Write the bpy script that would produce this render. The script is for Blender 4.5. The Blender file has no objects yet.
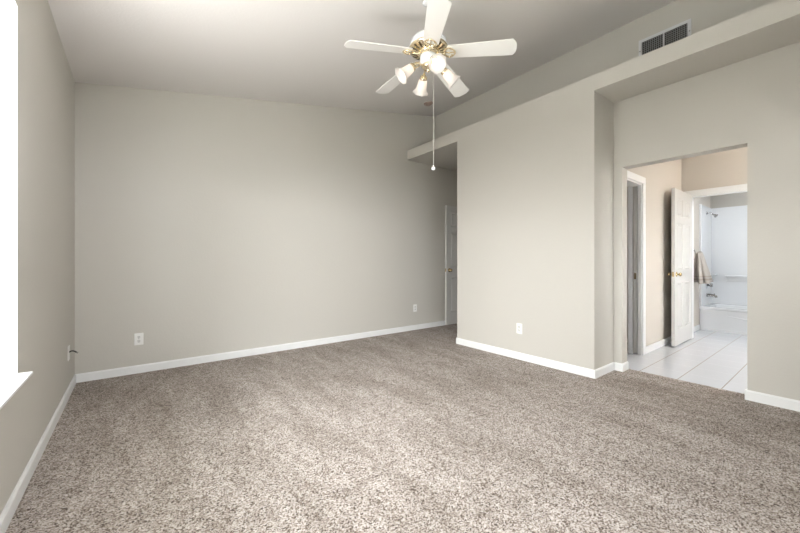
import bpy, bmesh, math, random
from mathutils import Vector, Matrix
random.seed(7)
S = bpy.context.scene
COL = S.collection
PI = math.pi
rad = math.radians

# ------------------------------------------------------------------ camera
CAM_H = 1.09
YAW = rad(37.535)
cam = bpy.data.cameras.new('camera')
cam.sensor_width = 36.0
cam.lens = 346.16 / 800 * 36
cam.shift_y = -4.85 / 800
cam.clip_start = 0.02
camo = bpy.data.objects.new('camera', cam)
COL.objects.link(camo)
camo.location = (0, 0, CAM_H)
camo.rotation_euler = (PI / 2, 0, -YAW)
S.camera = camo
FWD = Vector((math.sin(YAW), math.cos(YAW), 0))
RGT = Vector((math.cos(YAW), -math.sin(YAW), 0))

# ------------------------------------------------------------------ world, exposure, daylight
S.view_settings.view_transform = 'Standard'
S.view_settings.look = 'None'
S.view_settings.gamma = 1.0
S.view_settings.use_curve_mapping = False
S.view_settings.exposure = 0.25
W = bpy.data.worlds.new('overcast_sky')
S.world = W
W.use_nodes = True
bg = W.node_tree.nodes['Background']
bg.inputs[0].default_value = (0.96, 0.965, 1.0, 1)
bg.inputs[1].default_value = 22.0


def area(name, loc, direction, sx, sy, power, color=(1, 1, 1), spread=None):
    l = bpy.data.lights.new(name, 'AREA')
    l.shape = 'RECTANGLE'
    l.size, l.size_y, l.energy, l.color = sx, sy, power, color
    if spread:
        l.spread = spread
    o = bpy.data.objects.new(name, l)
    COL.objects.link(o)
    o.location = loc
    o.rotation_euler = Vector(direction).to_track_quat('-Z', 'Y').to_euler()
    return o


def portal(name, loc, direction, sx, sy):
    o = area(name, loc, direction, sx, sy, 1)
    o.data.cycles.is_portal = True
    return o


def portal(name, loc, direction, sx, sy):
    o = area(name, loc, direction, sx, sy, 1)
    o.data.cycles.is_portal = True
    return o


# daylight through the bedroom windows, the bathroom's lamp and window, plus added fill lamps
P_PATCH, P_UP = 900.0, 34.0
portal('sky_through_side_window', (-0.61, 1.54, 1.42), (1, 0, 0), 1.58, 1.69)
portal('sky_through_added_window', (1.1, -0.90, 1.825), (0, 1, 0), 2.0, 0.95)  # portal for the rear window, which is added for its light
area('low_sky_fill', (-4.0, -0.8, 2.50), (1, 0.1, -0.15), 6.0, 1.3, P_PATCH, (1.0, 0.985, 1.0))  # added area lamp outside, stands in for bright sky near the horizon
area('ceiling_fill_side', (-0.70, 1.5, 1.0), (0.33, 0.12, 1), 0.9, 1.6, P_UP, (1.0, 0.98, 0.975), rad(108))  # added lamp aimed upwards at the side window to brighten the ceiling
_pl = bpy.data.lights.new('bathroom_vanity_lamp', 'POINT')
_pl.energy, _pl.color, _pl.shadow_soft_size = 12.0, (1.0, 0.82, 0.66), 0.07
_po = bpy.data.objects.new('bathroom_vanity_lamp', _pl)
COL.objects.link(_po)
_po.location = (6.04, 0.05, 2.46)
area('daylight_bathroom_window', (4.95, -1.08, 1.45), (0.15, 1, 0), 1.0, 1.2, 0.8, (0.86, 0.92, 1.0))
area('tub_room_fill', (6.75, 0.35, 2.40), (0.1, 0.2, -1), 0.4, 0.4, 15, (0.86, 0.94, 1.0))  # fill light added to brighten the tub, no fixture behind it

# ------------------------------------------------------------------ measures
XL, YB, XP, YE, YC, XR = -0.4235, 4.249, 3.411, 3.189, 1.459, 3.842
YJ1, YJ2, XU, ZLB, ZLT, ZJ = 1.382, 0.497, 3.9975, 2.6915, 2.839, 2.028
YR = -0.75
T = 0.13
YW = 1.487            # bathroom left wall
XC = 6.27             # bathroom cross wall
XT, XTB = 7.22, 7.93  # tub front and back
YT0 = -0.04           # tub far end
ZB = 2.70             # bathroom ceiling


def zc(x):
    return 2.7047 + 0.1841 * (x + 0.4235)


# ------------------------------------------------------------------ materials
def mat(name, color=(0.8, 0.8, 0.8), rough=0.5, metal=0.0, **kw):
    m = bpy.data.materials.new(name)
    m.use_nodes = True
    b = m.node_tree.nodes['Principled BSDF']
    b.inputs['Base Color'].default_value = (*color, 1)
    b.inputs['Roughness'].default_value = rough
    b.inputs['Metallic'].default_value = metal
    for k, v in kw.items():
        b.inputs[k].default_value = v
    return m


def nt(m):
    return m.node_tree.nodes, m.node_tree.links, m.node_tree.nodes['Principled BSDF']


def coord(m, scale=(1, 1, 1)):
    n, l, b = nt(m)
    tc = n.new('ShaderNodeTexCoord')
    mp = n.new('ShaderNodeMapping')
    mp.inputs['Scale'].default_value = scale
    l.new(tc.outputs['Object'], mp.inputs[0])
    return mp.outputs[0]


def noise(m, vec, scale, detail=2, rough=0.5):
    n, l, b = nt(m)
    t = n.new('ShaderNodeTexNoise')
    t.inputs['Scale'].default_value = scale
    t.inputs['Detail'].default_value = detail
    t.inputs['Roughness'].default_value = rough
    l.new(vec, t.inputs['Vector'])
    return t.outputs['Fac']


def bump(m, fac, strength, dist):
    n, l, b = nt(m)
    bp = n.new('ShaderNodeBump')
    bp.inputs['Strength'].default_value = strength
    bp.inputs['Distance'].default_value = dist
    l.new(fac, bp.inputs['Height'])
    l.new(bp.outputs[0], b.inputs['Normal'])


def ramp(m, fac, stops, interp='LINEAR'):
    n, l, b = nt(m)
    r = n.new('ShaderNodeValToRGB')
    r.color_ramp.interpolation = interp
    e = r.color_ramp.elements
    while len(e) < len(stops):
        e.new(0.5)
    for i, (p, c) in enumerate(stops):
        e[i].position = p
        e[i].color = (*c, 1)
    l.new(fac, r.inputs[0])
    return r.outputs[0]


def mixc(m, fac, a, bb, mode='MIX'):
    n, l, b = nt(m)
    x = n.new('ShaderNodeMix')
    x.data_type = 'RGBA'
    x.blend_type = mode
    if isinstance(fac, (int, float)):
        x.inputs[0].default_value = fac
    else:
        l.new(fac, x.inputs[0])
    for s, v in ((6, a), (7, bb)):
        if isinstance(v, tuple):
            x.inputs[s].default_value = (*v, 1)
        else:
            l.new(v, x.inputs[s])
    return x.outputs[2]


def math_(m, op, a, b_=None):
    n, l, b = nt(m)
    x = n.new('ShaderNodeMath')
    x.operation = op
    for i, v in enumerate((a, b_)):
        if v is None:
            continue
        if isinstance(v, (int, float)):
            x.inputs[i].default_value = v
        else:
            l.new(v, x.inputs[i])
    return x.outputs[0]


def paint(name, color, amount=0.25):
    m = mat(name, color, 0.75)
    v = coord(m)
    bump(m, noise(m, v, 55, 3, 0.6), amount, 0.004)      # roller / orange peel texture
    return m


M_WALL = paint('greige_wall_paint', (0.565, 0.538, 0.494))
M_CEIL = paint('ceiling_paint', (0.70, 0.670, 0.650), 0.3)
M_BATHWALL = paint('bathroom_wall_paint', (0.62, 0.57, 0.515))
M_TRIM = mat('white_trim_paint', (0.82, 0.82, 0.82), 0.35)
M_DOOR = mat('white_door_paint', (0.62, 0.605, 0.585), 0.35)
M_BRASS = mat('polished_brass', (0.72, 0.56, 0.33), 0.22, 1.0)
M_PBRASS = mat('pale_brass', (0.85, 0.74, 0.53), 0.22, 1.0)
M_CHROME = mat('chrome', (0.75, 0.75, 0.76), 0.12, 1.0)
M_NICKEL = mat('dark_nickel', (0.42, 0.41, 0.40), 0.22, 1.0)
M_WHITE = mat('white_enamel', (0.83, 0.84, 0.86), 0.22)
M_BLADE = mat('white_blade', (0.82, 0.80, 0.77), 0.32)
M_PLASTIC = mat('white_plastic', (0.85, 0.84, 0.82), 0.35)
M_RECEPT = mat('receptacle_plastic', (0.74, 0.73, 0.71), 0.4)
M_DARK = mat('dark_slot', (0.03, 0.028, 0.025), 0.6)
M_BLACK = mat('black_rubber', (0.02, 0.018, 0.015), 0.45)
M_VENT = mat('grey_white_metal', (0.66, 0.66, 0.68), 0.4)
M_LOUVRE = mat('vent_louvre_metal', (0.30, 0.30, 0.31), 0.45)
M_ACRYLIC = mat('glossy_white_acrylic', (0.86, 0.87, 0.89), 0.08)
M_TAN = mat('aged_tan_plastic', (0.36, 0.27, 0.225), 0.5)
M_EXT = mat('outside_ground', (0.42, 0.42, 0.38), 0.9)
M_BLIND = mat('vent_dark', (0.035, 0.033, 0.03), 0.8)
M_CORD = mat('white_cord', (0.62, 0.60, 0.56), 0.5)

# carpet: flecked cut pile
M_CARPET = mat('flecked_carpet', (0.5, 0.45, 0.4), 0.95)
_v = coord(M_CARPET)
_n, _l, _b = nt(M_CARPET)
_w = _n.new('ShaderNodeTexNoise'); _w.inputs['Scale'].default_value = 60; _w.inputs['Detail'].default_value = 1
_l.new(_v, _w.inputs['Vector'])
_vv = mixc(M_CARPET, 0.012, _v, _w.outputs['Color'])
_vo = _n.new('ShaderNodeTexVoronoi'); _vo.inputs['Scale'].default_value = 200
_l.new(_vv, _vo.inputs['Vector'])
_sep = _n.new('ShaderNodeSeparateXYZ'); _l.new(_vo.outputs['Color'], _sep.inputs[0])
_c1 = ramp(M_CARPET, _sep.outputs[0], [(0.0, (0.06, 0.042, 0.032)), (0.20, (0.19, 0.145, 0.118)), (0.40, (0.385, 0.33, 0.292)),
                                       (0.66, (0.55, 0.495, 0.465)), (1.0, (0.72, 0.675, 0.655))])
# brushed and trodden patches of the pile
_s2 = coord(M_CARPET, (2.6, 0.7, 1))
_n2 = noise(M_CARPET, _s2, 1.7, 5, 0.7)
_c2 = ramp(M_CARPET, _n2, [(0.40, (0.69, 0.665, 0.64)), (0.57, (0.89, 0.875, 0.865))])
_c4 = ramp(M_CARPET, noise(M_CARPET, _v, 16, 3, 0.6), [(0.32, (0.86, 0.85, 0.84)), (0.66, (1.06, 1.06, 1.06))])
_c3 = mixc(M_CARPET, 1.0, mixc(M_CARPET, 1.0, _c1, _c2, 'MULTIPLY'), _c4, 'MULTIPLY')
_l.new(_c3, _b.inputs['Base Color'])
bump(M_CARPET, _sep.outputs[1], 0.3, 0.004)

# bathroom tile: 305 mm squares, dark joints one way and faint ones the other
M_TILE = mat('white_glazed_tile', (0.8, 0.8, 0.81), 0.12)
_n, _l, _b = nt(M_TILE)
_tc = _n.new('ShaderNodeTexCoord')
_sx = _n.new('ShaderNodeSeparateXYZ')
_l.new(_tc.outputs['Object'], _sx.inputs[0])
_fy = math_(M_TILE, 'FRACT', math_(M_TILE, 'DIVIDE', math_(M_TILE, 'SUBTRACT', _sx.outputs[1], 0.063 - 3.05), 0.305))
_fx = math_(M_TILE, 'FRACT', math_(M_TILE, 'DIVIDE', math_(M_TILE, 'SUBTRACT', _sx.outputs[0], 0.02), 0.305))
_gy = math_(M_TILE, 'LESS_THAN', _fy, 0.020)
_gx = math_(M_TILE, 'LESS_THAN', _fx, 0.012)
_ct = mixc(M_TILE, _gx, (0.72, 0.735, 0.78), (0.61, 0.62, 0.64))
_ct = mixc(M_TILE, _gy, _ct, (0.26, 0.215, 0.175))
_l.new(_ct, _b.inputs['Base Color'])
_rr = math_(M_TILE, 'ADD', math_(M_TILE, 'MULTIPLY', math_(M_TILE, 'MAXIMUM', _gx, _gy), 0.6), 0.12)
_l.new(_rr, _b.inputs['Roughness'])

# towel cloth with darker stripes near the hem
M_TOWEL = mat('taupe_terry_cloth', (0.38, 0.345, 0.31), 0.95)
_v = coord(M_TOWEL)
_n, _l, _b = nt(M_TOWEL)
_sx = _n.new('ShaderNodeSeparateXYZ')
_l.new(_v, _sx.inputs[0])
_band = ramp(M_TOWEL, math_(M_TOWEL, 'MULTIPLY', math_(M_TOWEL, 'SUBTRACT', _sx.outputs[2], -0.46), 2.0),
             [(0.0, (0.43, 0.39, 0.35)), (0.08, (0.33, 0.29, 0.255)), (0.13, (0.43, 0.39, 0.35)), (0.17, (0.36, 0.32, 0.28)),
              (0.21, (0.45, 0.41, 0.37))], 'CONSTANT')
_l.new(_band, _b.inputs['Base Color'])
bump(M_TOWEL, noise(M_TOWEL, _v, 260, 2), 0.5, 0.004)

# frosted glass shade
M_SHADE = bpy.data.materials.new('frosted_glass')
M_SHADE.use_nodes = True
_n = M_SHADE.node_tree.nodes
_l = M_SHADE.node_tree.links
_n.remove(_n['Principled BSDF'])
_d = _n.new('ShaderNodeBsdfDiffuse'); _d.inputs[0].default_value = (0.90, 0.87, 0.85, 1)
_t = _n.new('ShaderNodeBsdfTranslucent'); _t.inputs[0].default_value = (0.95, 0.88, 0.84, 1)
_g = _n.new('ShaderNodeBsdfGlossy'); _g.inputs['Roughness'].default_value = 0.2
_m1 = _n.new('ShaderNodeMixShader'); _m1.inputs[0].default_value = 0.38
_m2 = _n.new('ShaderNodeMixShader'); _m2.inputs[0].default_value = 0.06
_l.new(_d.outputs[0], _m1.inputs[1]); _l.new(_t.outputs[0], _m1.inputs[2])
_l.new(_m1.outputs[0], _m2.inputs[1]); _l.new(_g.outputs[0], _m2.inputs[2])
_l.new(_m2.outputs[0], _n['Material Output'].inputs[0])

M_BULB = mat('lit_bulb', (1, 1, 1), 0.4)
nt(M_BULB)[2].inputs['Emission Color'].default_value = (1.0, 0.90, 0.76, 1)
nt(M_BULB)[2].inputs['Emission Strength'].default_value = 5.0

M_GLASS = bpy.data.materials.new('window_glass')
M_GLASS.use_nodes = True
_n = M_GLASS.node_tree.nodes
_l = M_GLASS.node_tree.links
_n.remove(_n['Principled BSDF'])
_t = _n.new('ShaderNodeBsdfTransparent'); _t.inputs[0].default_value = (0.96, 0.98, 0.97, 1)
_g = _n.new('ShaderNodeBsdfGlossy'); _g.inputs['Roughness'].default_value = 0.0
_m1 = _n.new('ShaderNodeMixShader'); _m1.inputs[0].default_value = 0.05
_l.new(_t.outputs[0], _m1.inputs[1]); _l.new(_g.outputs[0], _m1.inputs[2])
_l.new(_m1.outputs[0], _n['Material Output'].inputs[0])


# ------------------------------------------------------------------ mesh helpers
class MB:
    def __init__(self):
        self.bm = bmesh.new()

    def box(self, x0, x1, y0, y1, z0, z1, bevel=0.0):
        x0, x1 = min(x0, x1), max(x0, x1)
        y0, y1 = min(y0, y1), max(y0, y1)
        z0, z1 = min(z0, z1), max(z0, z1)
        b = bmesh.new()
        vs = [b.verts.new((x, y, z)) for x in (x0, x1) for y in (y0, y1) for z in (z0, z1)]
        for f in ((0, 1, 3, 2), (4, 6, 7, 5), (0, 4, 5, 1), (2, 3, 7, 6), (0, 2, 6, 4), (1, 5, 7, 3)):
            b.faces.new([vs[i] for i in f])
        if bevel:
            bmesh.ops.bevel(b, geom=b.edges[:], offset=bevel, segments=2, affect='EDGES', profile=0.5)
        self.merge(b)
        return self

    def merge(self, b, mtx=None):
        if mtx is not None:
            bmesh.ops.transform(b, matrix=mtx, verts=b.verts[:])
        me = bpy.data.meshes.new('tmp')
        b.to_mesh(me)
        b.free()
        self.bm.from_mesh(me)
        bpy.data.meshes.remove(me)

    def lathe(self, prof, n=32, mtx=None, scallop=0.0, lobes=0, cap=True):
        """prof: list of (r, z); scallop: radial lobes growing towards the last entries flagged by a third value"""
        b = bmesh.new()
        rings = []
        for p in prof:
            r, z = p[0], p[1]
            k = p[2] if len(p) > 2 else 0.0
            ring = []
            for i in range(n):
                a = 2 * PI * i / n
                rr = r * (1 + k * scallop * math.cos(lobes * a))
                ring.append(b.verts.new((rr * math.cos(a), rr * math.sin(a), z + k * scallop * 0.3 * r * math.cos(lobes * a))))
            rings.append(ring)
        for a_, c_ in zip(rings[:-1], rings[1:]):
            for i in range(n):
                j = (i + 1) % n
                b.faces.new((a_[i], a_[j], c_[j], c_[i]))
        if cap:
            for ring in (rings[0], rings[-1]):
                if (ring[0].co - ring[n // 2].co).length > 1e-4:
                    b.faces.new(ring)
        bmesh.ops.remove_doubles(b, verts=b.verts[:], dist=1e-6)
        bmesh.ops.recalc_face_normals(b, faces=b.faces[:])
        for f in b.faces:
            f.smooth = True
        self.merge(b, mtx)
        return self

    def tube(self, pts, r, n=10, closed=False):
        b = bmesh.new()
        pts = [Vector(p) for p in pts]
        m = len(pts)
        rings = []
        up = None
        for i, p in enumerate(pts):
            if closed:
                t = pts[(i + 1) % m] - pts[i - 1]
            else:
                t = pts[min(i + 1, m - 1)] - pts[max(i - 1, 0)]
            t.normalize()
            if up is None:
                up = Vector((0, 0, 1)) if abs(t.z) < 0.9 else Vector((1, 0, 0))
            u = (up - t * up.dot(t)).normalized()
            up = u
            w = t.cross(u)
            rr = r[i] if isinstance(r, (list, tuple)) else r
            rings.append([b.verts.new(p + (u * math.cos(2 * PI * k / n) + w * math.sin(2 * PI * k / n)) * rr) for k in range(n)])
        segs = list(zip(rings[:-1], rings[1:]))
        if closed:
            segs.append((rings[-1], rings[0]))
        for a_, c_ in segs:
            for i in range(n):
                j = (i + 1) % n
                b.faces.new((a_[i], a_[j], c_[j], c_[i]))
        if not closed:
            b.faces.new(rings[0])
            b.faces.new(rings[-1])
        bmesh.ops.recalc_face_normals(b, faces=b.faces[:])
        for f in b.faces:
            f.smooth = True
        self.merge(b)
        return self

    def prism(self, outline, z0, z1, mtx=None, bevel=0.0):
        b = bmesh.new()
        lo = [b.verts.new((x, y, z0)) for x, y in outline]
        hi = [b.verts.new((x, y, z1)) for x, y in outline]
        b.faces.new(lo[::-1])
        b.faces.new(hi)
        k = len(outline)
        for i in range(k):
            j = (i + 1) % k
            b.faces.new((lo[i], lo[j], hi[j], hi[i]))
        bmesh.ops.recalc_face_normals(b, faces=b.faces[:])
        if bevel:
            es = [e for e in b.edges if abs(e.verts[0].co.z - e.verts[1].co.z) < 1e-6]
            bmesh.ops.bevel(b, geom=es, offset=bevel, segments=2, affect='EDGES', profile=0.5)
        self.merge(b, mtx)
        return self

    def sphere(self, c, r, seg=16, sc=(1, 1, 1)):
        b = bmesh.new()
        bmesh.ops.create_uvsphere(b, u_segments=seg, v_segments=seg // 2 + 2, radius=r)
        for f in b.faces:
            f.smooth = True
        self.merge(b, Matrix.Translation(c) @ Matrix.Diagonal((*sc, 1)))
        return self

    def build(self, name, m, parent=None, loc=None):
        me = bpy.data.meshes.new(name)
        self.bm.to_mesh(me)
        self.bm.free()
        o = bpy.data.objects.new(name, me)
        COL.objects.link(o)
        me.materials.append(m)
        if parent is not None:
            o.parent = parent
        if loc is not None:
            o.location = loc
        return o


def tag(o, label, cat, group=None, kind=None):
    o['label'] = label
    o['category'] = cat
    if group:
        o['group'] = group
    if kind:
        o['kind'] = kind
    return o


def thing(name, label, cat, loc=(0, 0, 0), rot=(0, 0, 0), group=None, kind=None):
    o = bpy.data.objects.new(name, None)
    o.empty_display_size = 0.05
    COL.objects.link(o)
    o.location = loc
    o.rotation_euler = rot
    return tag(o, label, cat, group, kind)


def struct(name, mb, m, label, cat):
    return tag(mb.build(name, m), label, cat, kind='structure')


def at(o, loc, rz):
    o.location = loc
    o.rotation_euler = (0, 0, rz)
    return o


# ------------------------------------------------------------------ floor and ceilings
struct('floor', MB().box(XL - T, 3.99, YR - T, YB + T, -0.05, 0).box(3.99, 6.2, 3.02, YB + T, -0.05, 0)
       .box(3.99, 5.4, YW + T, 3.02, -0.05, 0),
       M_CARPET, 'flecked beige and brown carpet covering the bedroom floor', 'floor')
struct('floor_bathroom', MB().box(3.99, 8.35, -1.35, YW + T, -0.055, -0.004),
       M_TILE, 'shiny white square tile floor of the bathroom with thin dark joints', 'floor')

b = bmesh.new()
x0, x1, y0, y1 = XL - 0.2, XU + 0.12, YR - T, YB + T
vs = []
for (x, dz) in ((x0, 0), (x1, 0), (x1, 0.1), (x0, 0.1)):
    vs.append((b.verts.new((x, y0, zc(x) + dz)), b.verts.new((x, y1, zc(x) + dz))))
for i in range(4):
    j = (i + 1) % 4
    b.faces.new((vs[i][0], vs[j][0], vs[j][1], vs[i][1]))
b.faces.new([v[0] for v in vs]); b.faces.new([v[1] for v in vs])
bmesh.ops.recalc_face_normals(b, faces=b.faces[:])
mb = MB(); mb.merge(b)
struct('ceiling', mb, M_CEIL, 'sloping painted ceiling rising from the window wall to the high wall', 'ceiling')
struct('ceiling_hall', MB().box(XU + 0.12, 6.2, 3.06, YB + T, ZLB, ZLB + 0.1), M_WALL,
       'flat low ceiling over the entry passage', 'ceiling')
struct('ceiling_bathroom', MB().box(XR + T, XC + 0.1, -1.35, YW + T, ZB, ZB + 0.1)
       .box(XC + 0.1, 8.35, -1.35, YW + T, 2.46, ZB + 0.1).box(XR + T, 5.4, YW + T, 3.06, 2.5, 2.6), M_BATHWALL,
       'flat painted ceiling of the bathroom', 'ceiling')

# ------------------------------------------------------------------ walls
WY0, WY1, WZ0, WZ1 = 0.75, 2.3285, 0.579, 2.264     # left window opening
LT = 0.17                                             # left wall thickness
struct('wall_left', MB().box(XL - LT, XL, YR - T, WY0, 0, zc(XL)).box(XL - LT, XL, WY1, YB + T, 0, zc(XL))
       .box(XL - LT, XL, WY0, WY1, 0, WZ0 - 0.014).box(XL - LT, XL, WY0, WY1, WZ1, zc(XL)),
       M_WALL, 'greige painted wall with the bright window at the left', 'wall')


def gable(mb, xa, xb, ya, yb, z0):
    bb = bmesh.new()
    q = [(xa, z0), (xb, z0), (xb, zc(xb)), (xa, zc(xa))]
    lo = [bb.verts.new((x, ya, z)) for x, z in q]
    hi = [bb.verts.new((x, yb, z)) for x, z in q]
    bb.faces.new(lo); bb.faces.new(hi[::-1])
    for i in range(4):
        j = (i + 1) % 4
        bb.faces.new((lo[i], lo[j], hi[j], hi[i]))
    bmesh.ops.recalc_face_normals(bb, faces=bb.faces[:])
    mb.merge(bb)
    return mb


mb = gable(MB(), XL, XU + 0.12, YB, YB + T, 0)
mb.box(XU + 0.12, 6.2, YB, YB + T, 0, ZLB)
struct('wall_back', mb, M_WALL, 'wide blank greige wall facing the camera', 'wall')

RX0, RX1, RZ0, RZ1 = 0.10, 2.10, 1.35, 2.30           # opening of the rear window, added and sized for its light
mb = gable(MB(), XL, RX0, YR - T, YR, 0)
gable(mb, RX1, XU + 0.12, YR - T, YR, 0)
gable(mb, RX0, RX1, YR - T, YR, RZ1)
mb.box(RX0, RX1, YR - T, YR, 0, RZ0 - 0.014)
struct('wall_rear', mb, M_WALL, 'greige wall behind the camera with a window added for light', 'wall')

struct('wall_partition', MB().box(XP, XP + T, YC, YE, 0, ZLB).box(XP + T, 6.2, YE - T, YE, 0, ZLB)
       .box(XP + T, XR, YC, YC + T, 0, ZLB),
       M_WALL, 'bright greige partition wall standing forward under the plant shelf', 'wall')
struct('wall_right', MB().box(XR, XR + T, YR, YJ2, 0, ZLB).box(XR, XR + T, YJ1, YC + T, 0, ZLB)
       .box(XR, XR + T, YJ2, YJ1, ZJ, ZLB),
       M_WALL, 'recessed greige wall with the open doorway into the bathroom', 'wall')
mb = MB()
bb = bmesh.new()
mb.box(XU, XU + 0.12, YR, YB, ZLT, zc(XU))
struct('wall_upper', mb, M_WALL, 'high greige wall above the plant shelf, set back, with the air vent', 'wall')
struct('trim_1', MB().box(XP, XU + 0.12, YR, YB, ZLB, ZLT),
       M_WALL, 'long greige plant shelf ledge running above the partition and the doorway', 'plant shelf')
struct('wall_foyer', MB().box(6.2, 6.3, 3.0, YB + T, 0, ZLB).box(4.99, 5.09, YE, YE + 0.10, 0, ZLB).box(4.99, 5.09, YB - 0.105, YB, 0, ZLB)
       .box(4.99, 5.09, YE + 0.10, YB - 0.105, 2.05, ZLB), M_WALL, 'greige wall at the end of the entry passage', 'wall')

# bathroom walls
CX0, CX1, CZ = 4.02, 4.71, 2.0                         # closet opening in bathroom left wall
struct('wall_bathroom_left', MB().box(XR + T, CX0, YW, YW + T, 0, ZB).box(CX0, CX1, YW, YW + T, CZ, ZB)
       .box(CX1, 5.55, YW, YW + 0.038, -0.004, CZ).box(CX1, 5.55, YW + 0.092, YW + T, -0.004, CZ)
       .box(CX1, 5.55, YW, YW + T, CZ, ZB).box(5.55, XTB + 0.12, YW, YW + T, -0.004, ZB), M_BATHWALL,
       'warm beige bathroom wall behind the open panelled door', 'wall')
OY0, OY1, OZ = 0.58, 1.39, 2.02                        # opening to the tub room
struct('wall_bathroom_cross', MB().box(XC, XC + 0.1, -1.25, OY0, -0.004, ZB).box(XC, XC + 0.1, OY1, YW, -0.004, ZB)
       .box(XC, XC + 0.1, OY0, OY1, OZ, ZB), M_BATHWALL,
       'warm beige bathroom wall above the opening to the bathtub', 'wall')
struct('wall_bathroom_right', MB().box(XR + T, 4.45, -1.35, -1.25, -0.004, ZB).box(5.45, XC + 0.1, -1.35, -1.25, -0.004, ZB)
       .box(4.45, 5.45, -1.35, -1.25, -0.004, 0.836).box(4.45, 5.45, -1.35, -1.25, 2.05, ZB)
       .box(XC + 0.1, XTB + 0.12, -0.2, YT0 - 0.02, -0.004, ZB), M_BATHWALL,
       'beige bathroom wall with a window out of sight', 'wall')
struct('wall_bathroom_back', MB().box(XTB + 0.02, XTB + 0.12, -0.2, YW, -0.004, ZB), M_WALL,
       'pale grey wall above the white shower surround', 'wall')
struct('wall_closet', MB().box(5.3, 5.4, YW + T, YE - T, 0, 2.5), M_BATHWALL, 'dim closet wall beyond the narrow doorway', 'wall')

# ------------------------------------------------------------------ baseboards
BH, BT = 0.078, 0.013


def base_run(mb, pts, side):
    """pts: polyline on the wall face; side = +1 when the room lies left of the run"""
    for (xa, ya), (xb, yb) in zip(pts[:-1], pts[1:]):
        d = Vector((xb - xa, yb - ya)).normalized()
        nrm = Vector((-d.y, d.x)) * side
        p = [(0, 0), (BT, 0), (BT, BH - 0.012), (BT * 0.45, BH), (0, BH)]
        bb = bmesh.new()
        ea = Vector((xa, ya)); eb = Vector((xb, yb))
        lo = [bb.verts.new((*(ea + nrm * u), z)) for u, z in p]
        hi = [bb.verts.new((*(eb + nrm * u), z)) for u, z in p]
        bb.faces.new(lo); bb.faces.new(hi[::-1])
        for i in range(5):
            j = (i + 1) % 5
            bb.faces.new((lo[i], lo[j], hi[j], hi[i]))
        bmesh.ops.recalc_face_normals(bb, faces=bb.faces[:])
        mb.merge(bb)
    return mb


struct('baseboard_left', base_run(MB(), [(XL, YB), (XL, YR)], 1), M_TRIM, 'white baseboard along the window wall', 'baseboard')
struct('baseboard_back', base_run(MB(), [(XL, YB), (4.99, YB)], -1), M_TRIM, 'white baseboard along the wide back wall', 'baseboard')
struct('baseboard_partition', base_run(MB(), [(4.99, YE), (XP - BT, YE)], -1).box(XP - BT, XP, YE, YE + BT, 0, BH - 0.01), M_TRIM,
       'white baseboard around the end of the partition wall', 'baseboard') if False else None
mb = base_run(MB(), [(XP, YE + BT), (XP, YC - BT)], -1)
base_run(mb, [(XP, YE), (4.99, YE)], 1)
base_run(mb, [(XP, YC), (XR, YC)], -1)
struct('baseboard_partition', mb, M_TRIM, 'white baseboard wrapping the forward partition wall', 'baseboard')
mb = base_run(MB(), [(XR, YC - BT), (XR, YJ1 - BT)], -1)
base_run(mb, [(XR, YJ1), (XR + T, YJ1)], -1)
struct('baseboard_jamb', mb, M_TRIM, 'short white baseboard wrapping the left side of the doorway', 'baseboard')
mb = base_run(MB(), [(XR, YJ2 + BT), (XR, YR)], -1)
base_run(mb, [(XR, YJ2), (XR + T, YJ2)], 1)
struct('baseboard_right', mb, M_TRIM, 'white baseboard right of the bathroom doorway', 'baseboard')
mb = base_run(MB(), [(CX1 + 0.085, YW), (XC, YW)], -1)
struct('baseboard_bathroom', mb, M_TRIM, 'white baseboard on the bathroom wall behind the open door', 'baseboard')
struct('baseboard_tub', base_run(MB(), [(XC + 0.1, YW), (XT, YW)], -1), M_TRIM, 'short white baseboard beside the bathtub', 'baseboard')
struct('baseboard_rear', base_run(MB(), [(XL, YR), (XR, YR)], 1), M_TRIM, 'white baseboard behind the camera', 'baseboard')

# ------------------------------------------------------------------ windows
def make_window(name, label, w, z0, z1, depth, sill_out):
    """local frame: x along the wall, +y into the room, wall face at y = 0, z up; opening 0..w"""
    t = thing(name, label, 'window', kind='structure')
    lin = MB()
    e = 0.008
    lin.box(0, e, -depth, 0, z0, z1).box(w - e, w, -depth, 0, z0, z1).box(e, w - e, -depth, 0, z1 - e, z1)
    lin.build('window_lining', M_TRIM, t)
    MB().box(0, w, -depth, 0.0, z0 - 0.014, z0, 0.0).box(0.0, w, 0, sill_out, z0 - 0.014, z0, 0.004).build('window_sill', M_TRIM, t)
    fr = MB()
    a, b_ = -depth + 0.012, -depth + 0.062
    fw = 0.035
    fr.box(e, e + fw, a, b_, z0, z1 - e).box(w - e - fw, w - e, a, b_, z0, z1 - e)
    fr.box(e + fw, w - e - fw, a, b_, z1 - e - fw, z1 - e).box(e + fw, w - e - fw, a, b_, z0, z0 + fw)
    fr.box(w / 2 - 0.03, w / 2 + 0.03, a, b_, z0 + fw, z1 - e - fw)
    fr.build('window_frame', M_PLASTIC, t)
    zm = z0 + (z1 - z0) * 0.47
    for (xa, xb) in ((e + fw, w / 2 - 0.03), (w / 2 + 0.03, w - e - fw)):
        for (za, zb, off) in ((z0 + fw, zm + 0.02, 0.0), (zm - 0.02, z1 - e - fw, -0.02)):
            sw = 0.03
            ya, yb = b_ - 0.022 + off, b_ - 0.002 + off
            s = MB().box(xa, xa + sw, ya, yb, za, zb).box(xb - sw, xb, ya, yb, za, zb)
            s.box(xa + sw, xb - sw, ya, yb, za, za + sw).box(xa + sw, xb - sw, ya, yb, zb - sw, zb)
            so = s.build('sash', M_PLASTIC, t)
            MB().box(xa + sw, xb - sw, (ya + yb) / 2 - 0.002, (ya + yb) / 2 + 0.002, za + sw, zb - sw).build('pane', M_GLASS, so)
    return t


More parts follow.
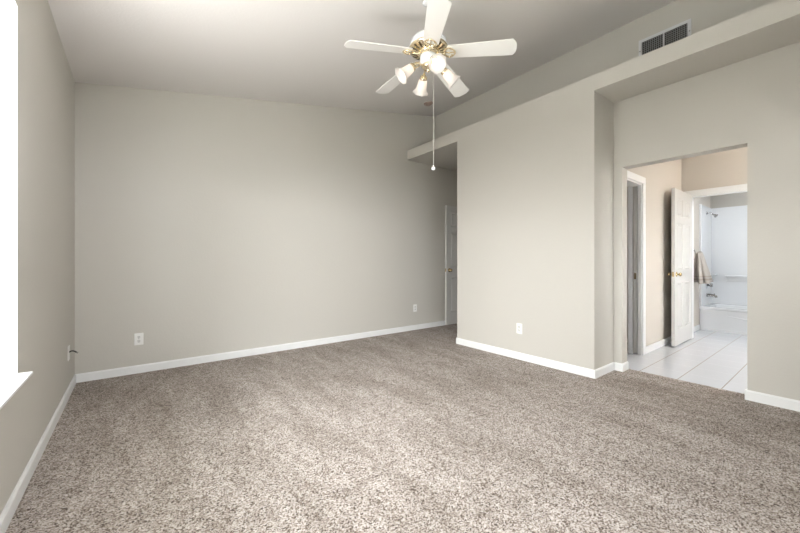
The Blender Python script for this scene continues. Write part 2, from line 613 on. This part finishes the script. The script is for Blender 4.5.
w1 = make_window('window_1', 'bright white window with a deep lining and sill at the left edge', WY1 - WY0, WZ0, WZ1, LT, 0.05)
at(w1, (XL, WY1, 0), -PI / 2)
w2 = make_window('added_rear_window', 'unseen wide white window added behind the camera for its light', RX1 - RX0, RZ0, RZ1, T, 0.05)
at(w2, (RX0, YR, 0), 0)
w3 = make_window('window_3', 'bathroom window out of sight to the right', 1.0, 0.85, 2.05, 0.1, 0.03)
at(w3, (4.45, -1.25, 0), 0)
# three small blind bracket screws on the lining near the head of the left window
sc = MB()
for dz in (0.0, 0.045, 0.085):
    sc.lathe([(0.0, 0.0), (0.005, 0.0), (0.004, 0.003), (0.0, 0.003)], 10,
             Matrix.Translation((0.008, -0.045, WZ1 - 0.06 - dz)) @ Matrix.Rotation(PI / 2, 4, 'Y'))
sc.build('bracket_screws', M_NICKEL, w1)


# ------------------------------------------------------------------ panelled doors
def door_leaf(w, h, t):
    """local: hinge edge at x = 0, leaf along +x, thickness in y (0..t), six recessed panels on both faces"""
    st, mul = 0.105 * w / 0.8, 0.095 * w / 0.8
    pw = (w - 2 * st - mul) / 2
    xs = [0, st, st + pw, st + pw + mul, w - st, w]
    zs = [0, 0.21, 0.21 + 0.60, 0.21 + 0.60 + 0.165, 0.975 + 0.60, 0.975 + 0.60 + 0.10, h - 0.115, h]
    b = bmesh.new()
    fr, bk = {}, {}
    for i, x in enumerate(xs):
        for k, z in enumerate(zs):
            fr[i, k] = b.verts.new((x, 0, z))
            bk[i, k] = b.verts.new((x, t, z))
    panels = []
    for i in range(5):
        for k in range(7):
            f1 = b.faces.new((fr[i, k], fr[i + 1, k], fr[i + 1, k + 1], fr[i, k + 1]))
            f2 = b.faces.new((bk[i, k], bk[i, k + 1], bk[i + 1, k + 1], bk[i + 1, k]))
            if i in (1, 3) and k in (1, 3, 5):
                panels += [f1, f2]
    for i in range(5):
        b.faces.new((fr[i, 0], bk[i, 0], bk[i + 1, 0], fr[i + 1, 0]))
        b.faces.new((fr[i, 7], fr[i + 1, 7], bk[i + 1, 7], bk[i, 7]))
    for k in range(7):
        b.faces.new((fr[0, k], fr[0, k + 1], bk[0, k + 1], bk[0, k]))
        b.faces.new((fr[5, k], bk[5, k], bk[5, k + 1], fr[5, k + 1]))
    bmesh.ops.recalc_face_normals(b, faces=b.faces[:])
    bmesh.ops.inset_individual(b, faces=panels, thickness=0.014, depth=-0.010)
    bmesh.ops.inset_individual(b, faces=panels, thickness=0.012, depth=0.0)
    bmesh.ops.inset_individual(b, faces=panels, thickness=0.022, depth=0.007)
    mb = MB()
    mb.merge(b)
    return mb


def knob_mesh(sgn):
    mb = MB()
    prof = [(0.0, 0.0), (0.032, 0.0), (0.032, 0.004), (0.026, 0.009), (0.011, 0.011), (0.010, 0.024), (0.018, 0.029),
            (0.024, 0.037), (0.025, 0.045), (0.020, 0.052), (0.010, 0.056), (0.0, 0.057)]
    mb.lathe(prof, 20, Matrix.Rotation(PI / 2 * sgn, 4, 'X'))
    return mb


def make_door(name, label, w, h, t=0.035, knob_z=0.93):
    d = tag(door_leaf(w, h, t).build(name, M_DOOR), label, 'door', kind='structure')
    k1 = knob_mesh(1).build('door_knob', M_BRASS, d, (w - 0.065, 0, knob_z))
    k2 = knob_mesh(-1).build('door_knob', M_BRASS, d, (w - 0.065, t, knob_z))
    MB().box(w - 0.0005, w + 0.002, t / 2 - 0.011, t / 2 + 0.011, knob_z - 0.03, knob_z + 0.03).build('latch_plate', M_BRASS, d)
    for z in (0.2, 1.0, h - 0.2):
        MB().lathe([(0.0, -0.045), (0.007, -0.045), (0.007, 0.045), (0.0, 0.045)], 12, Matrix.Translation((-0.006, -0.004, z))) \
            .build('hinge', M_BRASS, d)
    return d


# entry door folded back against the back wall (latch edge to the left)
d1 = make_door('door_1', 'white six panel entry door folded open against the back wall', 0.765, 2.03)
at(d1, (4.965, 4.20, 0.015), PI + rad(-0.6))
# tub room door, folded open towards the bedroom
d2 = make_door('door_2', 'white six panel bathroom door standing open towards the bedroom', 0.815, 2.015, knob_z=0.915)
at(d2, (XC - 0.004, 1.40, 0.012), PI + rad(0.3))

# frames / casings
def casing_box(mb, *a):
    return mb.box(*a, 0.004)


mb = MB()
cw = 0.075
mb.box(XC - 0.014, XC, OY0 - cw, OY1 + cw, OZ, OZ + cw, 0.004)
mb.box(XC - 0.014, XC, OY0 - cw, OY0, -0.004, OZ, 0.004)
mb.box(XC - 0.014, XC, OY1, OY1 + cw, -0.004, OZ, 0.004)
mb.box(XC - 0.001, XC + 0.101, OY1 - 0.018, OY1, -0.004, OZ)
mb.box(XC - 0.001, XC + 0.101, OY0, OY0 + 0.018, -0.004, OZ)
mb.box(XC - 0.001, XC + 0.101, OY0, OY1, OZ - 0.018, OZ)
struct('trim_2', mb, M_TRIM, 'white casing around the opening to the bathtub', 'door casing')

mb = MB()
mb.box(CX0 - 0.045, CX1 + 0.085, YW - 0.014, YW, CZ, CZ + 0.08, 0.004)
mb.box(CX1, CX1 + 0.085, YW - 0.014, YW, -0.004, CZ, 0.004)
mb.box(CX0 - 0.045, CX0, YW - 0.014, YW, -0.004, CZ, 0.004)
mb.box(CX1 - 0.018, CX1, YW - 0.001, YW + 0.038, -0.004, CZ - 0.018)
mb.box(CX1 - 0.018, CX1, YW + 0.092, YW + T + 0.001, -0.004, CZ - 0.018)
mb.box(CX0, CX0 + 0.018, YW - 0.001, YW + T + 0.001, -0.004, CZ)
mb.box(CX0, CX1, YW - 0.001, YW + T + 0.001, CZ - 0.018, CZ)
mb.box(CX1, CX1 + 0.06, YW + T, YW + T + 0.014, 0, CZ + 0.06)
struct('trim_3', mb, M_TRIM, 'white casing and jamb of the narrow closet doorway in the bathroom', 'door casing')
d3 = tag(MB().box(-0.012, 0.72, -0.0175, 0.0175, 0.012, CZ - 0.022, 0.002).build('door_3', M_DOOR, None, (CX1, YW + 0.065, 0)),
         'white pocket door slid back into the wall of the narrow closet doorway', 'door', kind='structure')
MB().box(-0.0135, -0.011, -0.011, 0.011, 0.885, 0.955, 0.0006).build('edge_pull', M_BRASS, d3)

mb = MB()
mb.box(4.977, 4.99, YE + 0.10 - 0.07, YE + 0.10, 0, 2.05, 0.003)
mb.box(4.977, 4.99, YE + 0.03, YB - 0.04, 2.05, 2.115, 0.003)
struct('trim_4', mb, M_TRIM, 'white casing of the entry doorway at the end of the passage', 'door casing')


# ------------------------------------------------------------------ outlets
def make_outlet(label, loc, rz):
    """local: plate face towards -y, wall at y = 0"""
    o = thing('wall_outlet', label, 'outlet', loc, (0, 0, rz), 'white wall outlets')
    MB().box(-0.036, 0.036, -0.006, 0.0, -0.058, 0.058, 0.0025).build('cover_plate', M_PLASTIC, o)
    for dz in (-0.0195, 0.0195):
        out = []
        for i in range(24):
            a = 2 * PI * i / 24
            out.append((max(-0.0135, min(0.0135, 0.0172 * math.cos(a))), 0.0145 * math.sin(a) * 1.0))
        r = MB().prism(out, 0.0, 0.0085, Matrix.Translation((0, 0, dz)) @ Matrix.Rotation(PI / 2, 4, 'X')).build('receptacle', M_RECEPT, o)
        s = MB()
        s.box(-0.0075, -0.0050, -0.0092, -0.0080, dz - 0.001, dz + 0.009).box(0.0050, 0.0075, -0.0092, -0.0080, dz - 0.001, dz + 0.007)
        s.lathe([(0, 0), (0.0033, 0), (0.0033, 0.0012), (0, 0.0012)], 12,
                Matrix.Translation((0, -0.008, dz - 0.008)) @ Matrix.Rotation(PI / 2, 4, 'X'))
        s.build('slots', M_DARK, r)
    MB().lathe([(0, 0), (0.0035, 0), (0.003, 0.0015), (0, 0.002)], 12,
               Matrix.Translation((0, -0.006, 0)) @ Matrix.Rotation(PI / 2, 4, 'X')).build('screw', M_CHROME, o)
    return o


make_outlet('white wall outlet low on the back wall near the left corner', (0.0376, YB, 0.332), 0)
make_outlet('white wall outlet low on the back wall beside the far open door', (3.566, YB, 0.348), 0)
make_outlet('white wall outlet low on the bright forward partition wall', (XP, 2.251, 0.344), -PI / 2)

cp = thing('cable_wall_plate', 'white cable plate with a black cord stub on the left wall near the corner', 'cable plate',
           (XL, 3.868, 0.348), (0, 0, PI / 2))
MB().box(-0.036, 0.036, -0.006, 0.0, -0.058, 0.058, 0.0025).build('cover_plate', M_PLASTIC, cp)
pts = [(0, -0.004 - 0.046 * s, 0.006 + 0.026 * math.sin(PI * (0.25 + 0.62 * s)) - 0.018) for s in [i / 12 for i in range(13)]]
cc = MB().tube(pts, 0.0055, 8).build('cable_stub', M_BLACK, cp)
MB().tube([pts[-1], Vector(pts[-1]) + Vector((0, -0.007, -0.007))], 0.0062, 8).build('cable_connector', M_NICKEL, cc)

# ------------------------------------------------------------------ air vent on the high wall
VY0, VY1, VZ0, VZ1 = 0.877, 1.287, 3.090, 3.288
vt = thing('air_vent', 'grey white rectangular return air vent grille high above the plant shelf', 'vent', (XU, (VY0 + VY1) / 2, (VZ0 + VZ1) / 2))
hw, hh, fw = (VY1 - VY0) / 2, (VZ1 - VZ0) / 2, 0.026
fr = MB()
fr.box(-0.010, 0, -hw, hw, hh - fw, hh).box(-0.010, 0, -hw, hw, -hh, -hh + fw)
fr.box(-0.010, 0, -hw, -hw + fw, -hh + fw, hh - fw).box(-0.010, 0, hw - fw, hw, -hh + fw, hh - fw)
fr.box(-0.009, -0.001, -0.004, 0.004, -hh + fw, hh - fw)
fr.build('frame', M_VENT, vt)
MB().box(-0.0015, 0, -hw + fw, hw - fw, -hh + fw, hh - fw).build('backing', M_BLIND, vt)
lv = MB()
nl = 22
for i in range(nl):
    y = -hw + fw + (i + 0.5) / nl * 2 * (hw - fw)
    lv.box(-0.0085, -0.0030, y - 0.0012, y + 0.0012, -hh + fw, hh - fw)
lv.build('vertical_louvres', M_LOUVRE, vt)
lh = MB()
for i in range(8):
    z = -hh + fw + (i + 0.5) / 8 * 2 * (hh - fw)
    lh.box(-0.0045, -0.0018, -hw + fw, hw - fw, z - 0.0013, z + 0.0013)
lh.build('horizontal_louvres', M_LOUVRE, vt)
for y in (-hw + 0.012, hw - 0.012):
    MB().lathe([(0, 0), (0.005, 0), (0.004, 0.002), (0, 0.002)], 12,
               Matrix.Translation((-0.010, y, -0.01)) @ Matrix.Rotation(-PI / 2, 4, 'Y')).build('screw', M_NICKEL, vt)

# ------------------------------------------------------------------ smoke alarm on the ceiling
sl = math.atan(0.1841)
sa = thing('smoke_alarm', 'small round tan smoke alarm on the sloping ceiling near the back wall', 'smoke alarm',
           (3.41, 3.76, zc(3.41)), (0, -sl, 0))
MB().lathe([(0.0, 0.0), (0.066, 0.0), (0.066, -0.016), (0.060, -0.020), (0.0, -0.020)], 32).build('base', M_TAN, sa)
MB().lathe([(0.0, -0.020), (0.050, -0.020), (0.050, -0.026), (0.040, -0.034), (0.0, -0.036)], 32).build('cover', M_TAN, sa)

# ------------------------------------------------------------------ ceiling fan
FX, FY = 1.8265, 2.0128
fan = thing('ceiling_fan', 'white five blade ceiling fan with brass fittings and four lit glass shades', 'ceiling fan', (FX, FY, 0))
zt = zc(FX)
cn = MB()
cn.lathe([(0.0, -0.010), (0.030, -0.010), (0.046, -0.006), (0.052, 0.012), (0.0, 0.012)], 32,
         Matrix.Translation((0, 0, zt)) @ Matrix.Rotation(-sl, 4, 'Y'))
cn.build('canopy', M_WHITE, fan)
MB().lathe([(0.0, 2.86), (0.0125, 2.86), (0.0125, zt - 0.03), (0.0, zt - 0.03)], 16).build('downrod', M_WHITE, fan)
hs = MB().lathe([(0.0, 2.872), (0.028, 2.872), (0.032, 2.860), (0.075, 2.853), (0.115, 2.836), (0.140, 2.806), (0.150, 2.772),
                 (0.149, 2.756), (0.0, 2.756)], 48).build('motor_housing', M_WHITE, fan)
vr = MB().lathe([(0.0, 2.757), (0.152, 2.757), (0.154, 2.750), (0.147, 2.742), (0.120, 2.729), (0.092, 2.722), (0.0, 2.721)], 48)
vro = vr.build('vent_ring', M_PBRASS, fan)
sl_ = MB()
for i in range(20):
    a = 2 * PI * i / 20
    bb = bmesh.new()
    pr = [(0.092, 2.7208), (0.120, 2.7277), (0.140, 2.7375)]
    vv = []
    for r, z in pr:
        wv = 0.006 * r / 0.1
        vv.append([bb.verts.new((r, -wv, z)), bb.verts.new((r, wv, z)), bb.verts.new((r + 0.002, wv, z + 0.004)), bb.verts.new((r + 0.002, -wv, z + 0.004))])
    for p, q in zip(vv[:-1], vv[1:]):
        for k in range(4):
            j = (k + 1) % 4
            bb.faces.new((p[k], p[j], q[j], q[k]))
    bb.faces.new(vv[0]); bb.faces.new(vv[-1])
    bmesh.ops.recalc_face_normals(bb, faces=bb.faces[:])
    sl_.merge(bb, Matrix.Rotation(a, 4, 'Z'))
sl_.build('vent_slots', mat('vent_shadow', (0.12, 0.09, 0.05), 0.4, 0.6), vro)
MB().lathe([(0.0, 2.726), (0.082, 2.726), (0.084, 2.712), (0.070, 2.706), (0.0, 2.706)], 40).build('flywheel', M_PBRASS, fan)
MB().lathe([(0.0, 2.708), (0.052, 2.708), (0.066, 2.696), (0.067, 2.640), (0.060, 2.628), (0.0, 2.626)], 40).build('switch_housing', M_WHITE, fan)
MB().lathe([(0.0, 2.628), (0.050, 2.628), (0.056, 2.618), (0.044, 2.602), (0.018, 2.592), (0.012, 2.578), (0.006, 2.570), (0.0, 2.569)], 32) \
    .build('light_fitter', M_PBRASS, fan)


def cam_angle(a):                     # angle from camera-right towards away -> world angle
    v = RGT * math.cos(a) + FWD * math.sin(a)
    return math.atan2(v.y, v.x)


PH = rad(-16.25)
DROOP = math.atan2(0.055, 0.56)
PITCH = rad(-12.5)


def blade_outline():
    pts = []
    r0, r1 = 0.148, 0.66
    w0, w1 = 0.060, 0.0735
    pts += [(r0 + 0.012, -w0), (r1 - 0.026, -w1), (r1 - 0.004, -w1 + 0.034), (r1, 0), (r1 - 0.004, w1 - 0.034), (r1 - 0.026, w1), (r0 + 0.012, w0), (r0, w0 - 0.018), (r0 - 0.004, 0), (r0, -w0 + 0.018)]
    return pts


for k in range(5):
    ang = cam_angle(PH + 2 * PI / 5 * k)
    base = Matrix.Translation((0, 0, 2.722)) @ Matrix.Rotation(ang, 4, 'Z') @ Matrix.Rotation(DROOP, 4, 'Y')
    pm = base @ Matrix.Rotation(PITCH, 4, 'X')
    bl = MB().prism(blade_outline(), -0.003, 0.003, pm, 0.0012).build('blade', M_BLADE, fan)
    ir = MB()
    ir.tube([base @ Vector((0.060, 0, -0.006)), base @ Vector((0.09, 0, -0.012)), base @ Vector((0.116, 0, -0.013)),
             pm @ Vector((0.132, 0, -0.009))], [0.013, 0.009, 0.008, 0.009], 10)
    loop = []
    for i in range(24):
        a = 2 * PI * i / 24
        loop.append(pm @ Vector((0.170 + 0.040 * math.cos(a), 0.043 * math.sin(a) * (1.0 - 0.25 * math.cos(a)), -0.0085)))
    ir.tube(loop, 0.0055, 8, closed=True)
    ir.tube([pm @ Vector((0.130, 0, -0.0085)), pm @ Vector((0.166, 0, -0.0095)), pm @ Vector((0.210, 0, -0.008))], 0.0042, 8)
    for sy in (-1, 1):
        ir.tube([pm @ Vector((0.122, 0.0, -0.009)), pm @ Vector((0.124, 0.020 * sy, -0.009)), pm @ Vector((0.140, 0.036 * sy, -0.009)),
                 pm @ Vector((0.154, 0.028 * sy, -0.0085))], 0.0045, 8)
    for (px, py) in ((0.182, -0.028), (0.182, 0.028), (0.210, 0.0)):
        ir.sphere(pm @ Vector((px, py, -0.006)), 0.006, 10)
    ir.build('blade_iron', M_PBRASS, bl)

# four bell shades on brass arms
TILT = rad(41)
for k in range(4):
    ang = cam_angle(rad(-77 + 90 * k))
    u = Vector((math.cos(ang), math.sin(ang), 0))
    dvec = u * math.cos(TILT) + Vector((0, 0, -1)) * math.sin(TILT)
    neck = u * 0.128 + Vector((0, 0, 2.597))
    q = dvec.to_track_quat('Z', 'Y').to_matrix().to_4x4()
    mt = Matrix.Translation(neck) @ q
    arm = MB()
    arm.tube([u * 0.045 + Vector((0, 0, 2.615)), u * 0.075 + Vector((0, 0, 2.632)), u * 0.100 + Vector((0, 0, 2.630)), neck - dvec * 0.012],
             [0.009, 0.008, 0.008, 0.010], 12)
    arm.lathe([(0.0, -0.022), (0.012, -0.022), (0.020, -0.012), (0.030, -0.004), (0.031, 0.018), (0.029, 0.020), (0.0, 0.020)], 24, mt)
    arm.build('light_arm', M_PBRASS, fan)
    sh = MB()
    outer = [(0.0275, 0.004), (0.030, 0.012), (0.035, 0.028), (0.0385, 0.052), (0.041, 0.078), (0.046, 0.098), (0.054, 0.113, 0.5), (0.0655, 0.124, 1.0)]
    inner = [(p[0] - 0.0035, p[1] - 0.0005) + tuple(p[2:]) for p in outer[::-1]]
    sh.lathe(outer + inner, 48, mt, 0.035, 8, cap=False)
    sho = sh.build('lamp_shade', M_SHADE, fan)
    MB().lathe([(0.0, 0.018), (0.011, 0.020), (0.012, 0.032), (0.016, 0.048), (0.0185, 0.064), (0.0165, 0.076), (0.009, 0.084), (0.0, 0.086)], 24, mt) \
        .build('bulb', M_BULB, sho)

# long pull chain with a white ball
co = RGT * 0.040
ch = MB().tube([co + Vector((0, 0, 2.64)), co + Vector((0, 0, 2.3)), co + Vector((0, 0, 1.83))], 0.0019, 8)
cho = ch.build('pull_chain', M_CORD, fan)
pz = 1.822
MB().lathe([(0.0, pz + 0.022), (0.005, pz + 0.022), (0.006, pz + 0.014), (0.013, pz + 0.008), (0.0165, pz - 0.003), (0.013, pz - 0.014), (0.0, pz - 0.018)],
           20, Matrix.Translation(co)).build('pull_ball', M_WHITE, cho)
MB().lathe([(0.0, pz + 0.018), (0.0135, pz + 0.0105), (0.0135, pz + 0.006), (0.0, pz + 0.006)], 16, Matrix.Translation(co)).build('pull_cap', M_BRASS, cho)

# ------------------------------------------------------------------ bathtub and shower
ty0, ty1 = YT0, YW - 0.002
tub = thing('bathtub', 'glossy white alcove bathtub with a swoosh moulded on its apron', 'bathtub', (XT, (ty0 + ty1) / 2, -0.004))
hl = (ty1 - ty0) / 2
dp = XTB - XT + 0.018
ZT = 0.375
b = bmesh.new()


def rrect(xa, xb, ya, yb, r, z, n=6):
    out = []
    for cx, cy, a0 in ((xb - r, yb - r, 0), (xa + r, yb - r, PI / 2), (xa + r, ya + r, PI), (xb - r, ya + r, 1.5 * PI)):
        for i in range(n + 1):
            a = a0 + PI / 2 * i / n
            out.append(b.verts.new((cx + r * math.cos(a), cy + r * math.sin(a), z)))
    return out


loops = [rrect(0.018, dp, -hl, hl, 0.004, 0), rrect(0.018, dp, -hl, hl, 0.004, ZT - 0.045), rrect(0.0, dp, -hl, hl, 0.006, ZT - 0.030),
         rrect(0.0, dp, -hl, hl, 0.008, ZT - 0.006), rrect(0.006, dp, -hl, hl, 0.008, ZT), rrect(0.065, dp - 0.05, -hl + 0.09, hl - 0.09, 0.12, ZT),
         rrect(0.080, dp - 0.06, -hl + 0.10, hl - 0.105, 0.13, ZT - 0.02), rrect(0.12, dp - 0.10, -hl + 0.22, hl - 0.15, 0.14, 0.10),
         rrect(0.18, dp - 0.16, -hl + 0.30, hl - 0.21, 0.12, 0.07)]
for a_, c_ in zip(loops[:-1], loops[1:]):
    k = len(a_)
    for i in range(k):
        j = (i + 1) % k
        f = b.faces.new((a_[i], a_[j], c_[j], c_[i]))
b.faces.new(loops[-1])
bmesh.ops.recalc_face_normals(b, faces=b.faces[:])
mb = MB(); mb.merge(b)
shell = mb.build('tub_shell', M_ACRYLIC, tub)
# raised swoosh on the apron
sw = []
for i in range(25):
    s = i / 24
    sw.append((0.016, 0.44 - 0.95 * s, 0.255 - 0.085 * s - 0.02 * math.sin(PI * s)))
MB().tube(sw, [0.002 + 0.012 * math.sin(PI * (0.03 + 0.94 * i / 24)) for i in range(25)], 10).build('apron_moulding', M_ACRYLIC, tub)

sr = thing('shower_surround', 'glossy white three sided shower surround above the bathtub', 'shower surround', (XT, 0, 0))
SZ0, SZ1 = ZT - 0.002, 2.01
MB().box(0.012, XTB - XT + 0.018, YW - 0.020, YW - 0.001, SZ0, SZ1).build('surround_panel', M_ACRYLIC, sr)
MB().box(XTB - XT, XTB - XT + 0.018, YT0, YW - 0.020, SZ0, SZ1).build('surround_panel', M_ACRYLIC, sr)
MB().box(0.012, XTB - XT, YT0 - 0.018, YT0, SZ0, SZ1).build('surround_panel', M_ACRYLIC, sr)
MB().box(0.0, 0.022, YW - 0.030, YW - 0.001, SZ0, SZ1 + 0.004, 0.004).build('edge_flange', M_ACRYLIC, sr)
lg = MB()
out = [(0.0, 0.0), (-0.06, 0.0)]
lg.box(XTB - XT - 0.075, XTB - XT, 0.02, 1.285, 0.835, 0.862, 0.010)
lg.box(XTB - XT - 0.030, XTB - XT, 0.02, 1.275, 0.76, 0.835, 0.006)
lg.build('moulded_shelf', M_ACRYLIC, sr)
lg = MB().box(XTB - XT - 0.10, XTB - XT, YW - 0.10, YW - 0.020, 0.86, 0.875, 0.006)
lg.build('corner_shelf', M_ACRYLIC, sr)

yw = YW - 0.0207
shd = thing('wall_shower', 'chrome shower head on a bent arm high on the surround', 'shower head', (7.60, yw, 1.90))
MB().lathe([(0, 0), (0.030, 0), (0.028, 0.006), (0.012, 0.012), (0, 0.012)], 24, Matrix.Rotation(PI / 2, 4, 'X')).build('flange', M_NICKEL, shd)
MB().tube([(0, -0.005, 0), (0, -0.035, 0.004), (0, -0.06, -0.006), (0, -0.078, -0.024)], 0.0095, 12).build('arm', M_CHROME, shd)
dv = Vector((0, -0.72, -0.55)).normalized()
MB().lathe([(0, -0.012), (0.012, -0.010), (0.014, 0.012), (0.022, 0.026), (0.036, 0.052), (0.037, 0.064), (0.030, 0.068), (0, 0.066)], 24,
           Matrix.Translation((0, -0.080, -0.028)) @ Matrix.Scale(0.85, 4) @ dv.to_track_quat('Z', 'Y').to_matrix().to_4x4()).build('head', M_NICKEL, shd)

vl = thing('shower_valve', 'chrome shower valve with a round knob below the towel', 'faucet handle', (7.60, yw, 0.70))
MB().lathe([(0, 0), (0.062, 0), (0.060, 0.006), (0.030, 0.014), (0, 0.014)], 32, Matrix.Rotation(PI / 2, 4, 'X')).build('escutcheon', M_CHROME, vl)
MB().lathe([(0, 0.012), (0.018, 0.012), (0.020, 0.035), (0.032, 0.042), (0.034, 0.066), (0.026, 0.074), (0, 0.076)], 24,
           Matrix.Rotation(PI / 2, 4, 'X')).build('knob', M_NICKEL, vl)

tp = thing('tub_spout', 'dark chrome tub spout above the rim of the bathtub', 'faucet', (7.60, yw, 0.53))
MB().tube([(0, 0.0, 0.0), (0, -0.02, 0), (0, -0.055, 0.0), (0, -0.09, -0.004), (0, -0.115, -0.014), (0, -0.123, -0.034)],
          [0.030, 0.027, 0.024, 0.022, 0.020, 0.016], 18).build('spout', M_NICKEL, tp)
MB().lathe([(0, 0.0), (0.005, 0.0), (0.005, 0.016), (0.008, 0.018), (0.008, 0.026), (0, 0.028)], 12, Matrix.Translation((0, -0.098, 0.012))) \
    .build('diverter_knob', M_CHROME, tp)

# ------------------------------------------------------------------ towel on its ring
TX = 6.72
rg = thing('towel_ring', 'small metal towel ring on the wall beside the bathtub', 'towel ring', (TX, YW, 1.27))
MB().lathe([(0, 0), (0.026, 0), (0.024, 0.008), (0.012, 0.016), (0.010, 0.045), (0, 0.047)], 20, Matrix.Rotation(PI / 2, 4, 'X')).build('post', M_CHROME, rg)
MB().tube([(0.075 * math.sin(2 * PI * i / 32), -0.042, -0.075 + 0.075 * math.cos(2 * PI * i / 32)) for i in range(32)], 0.0045, 8, closed=True) \
    .build('ring', M_NICKEL, rg)

b = bmesh.new()
NU, NV = 72, 26
TW = [[None] * (NV + 1) for _ in range(NU)]
for i in range(NU):
    a = 2 * PI * i / NU
    for j in range(NV + 1):
        s = j / NV
        hwx = 0.10 + 0.11 * s ** 0.8
        hwy = 0.026 + 0.055 * s ** 0.8
        fold = 1 + (0.16 + 0.20 * s) * math.sin(6 * a + 0.9 * s) + 0.08 * math.sin(11 * a + 1.7)
        x = hwx * fold * math.cos(a) + 0.04 * s
        y = hwy * fold * math.sin(a) - 0.035 * s
        z = -0.46 * s + 0.012 * math.cos(a) * (1 - s) - 0.010 * s * math.sin(2 * a + 0.5)
        if j == 0:
            x *= 0.7; y *= 0.6
        TW[i][j] = b.verts.new((x, y, z))
for i in range(NU):
    k = (i + 1) % NU
    for j in range(NV):
        f = b.faces.new((TW[i][j], TW[k][j], TW[k][j + 1], TW[i][j + 1]))
        f.smooth = True
b.faces.new([TW[i][0] for i in range(NU)])
b.faces.new([TW[i][NV] for i in range(NU)])
bmesh.ops.recalc_face_normals(b, faces=b.faces[:])
mb = MB(); mb.merge(b)
tw = mb.build('hand_towel', M_TOWEL, None, (TX, YW - 0.105, 1.235))
tag(tw, 'taupe hand towel with dark hem stripes hanging on the ring by the bathtub', 'towel')

# door stop on the baseboard behind the bathroom door
ds = thing('door_stop', 'small white tipped spring door stop on the bathroom baseboard', 'door stop', (5.60, YW - BT, 0.035))
MB().lathe([(0, 0), (0.012, 0), (0.010, 0.006), (0.005, 0.010), (0.005, 0.045), (0, 0.045)], 14, Matrix.Rotation(PI / 2, 4, 'X')).build('spring', M_CHROME, ds)
MB().lathe([(0, 0.042), (0.009, 0.042), (0.010, 0.052), (0.007, 0.058), (0, 0.059)], 14, Matrix.Rotation(PI / 2, 4, 'X')).build('rubber_tip', M_PLASTIC, ds)

# neighbouring house seen from the side window, and the ground outside
struct('sky_blocker_outside', MB().box(-2.3, XL - LT, -3, 7, 2.50, 2.62), M_TRIM, 'unseen roof overhang added outside the side window to block high sky', 'added_overhang')  # unseen overhang, added to keep high sky light off the near floor
struct('neighbour_wall', MB().box(-7.2, -7.0, -16, 18, -0.5, 2.95), mat('neighbour_stucco', (0.36, 0.34, 0.31), 0.9), 'low neighbouring wall outside the side window', 'wall')
struct('ground_outside', MB().box(-30, 30, -30, 30, -0.6, -0.5), M_EXT, 'ground outside the windows', 'ground')
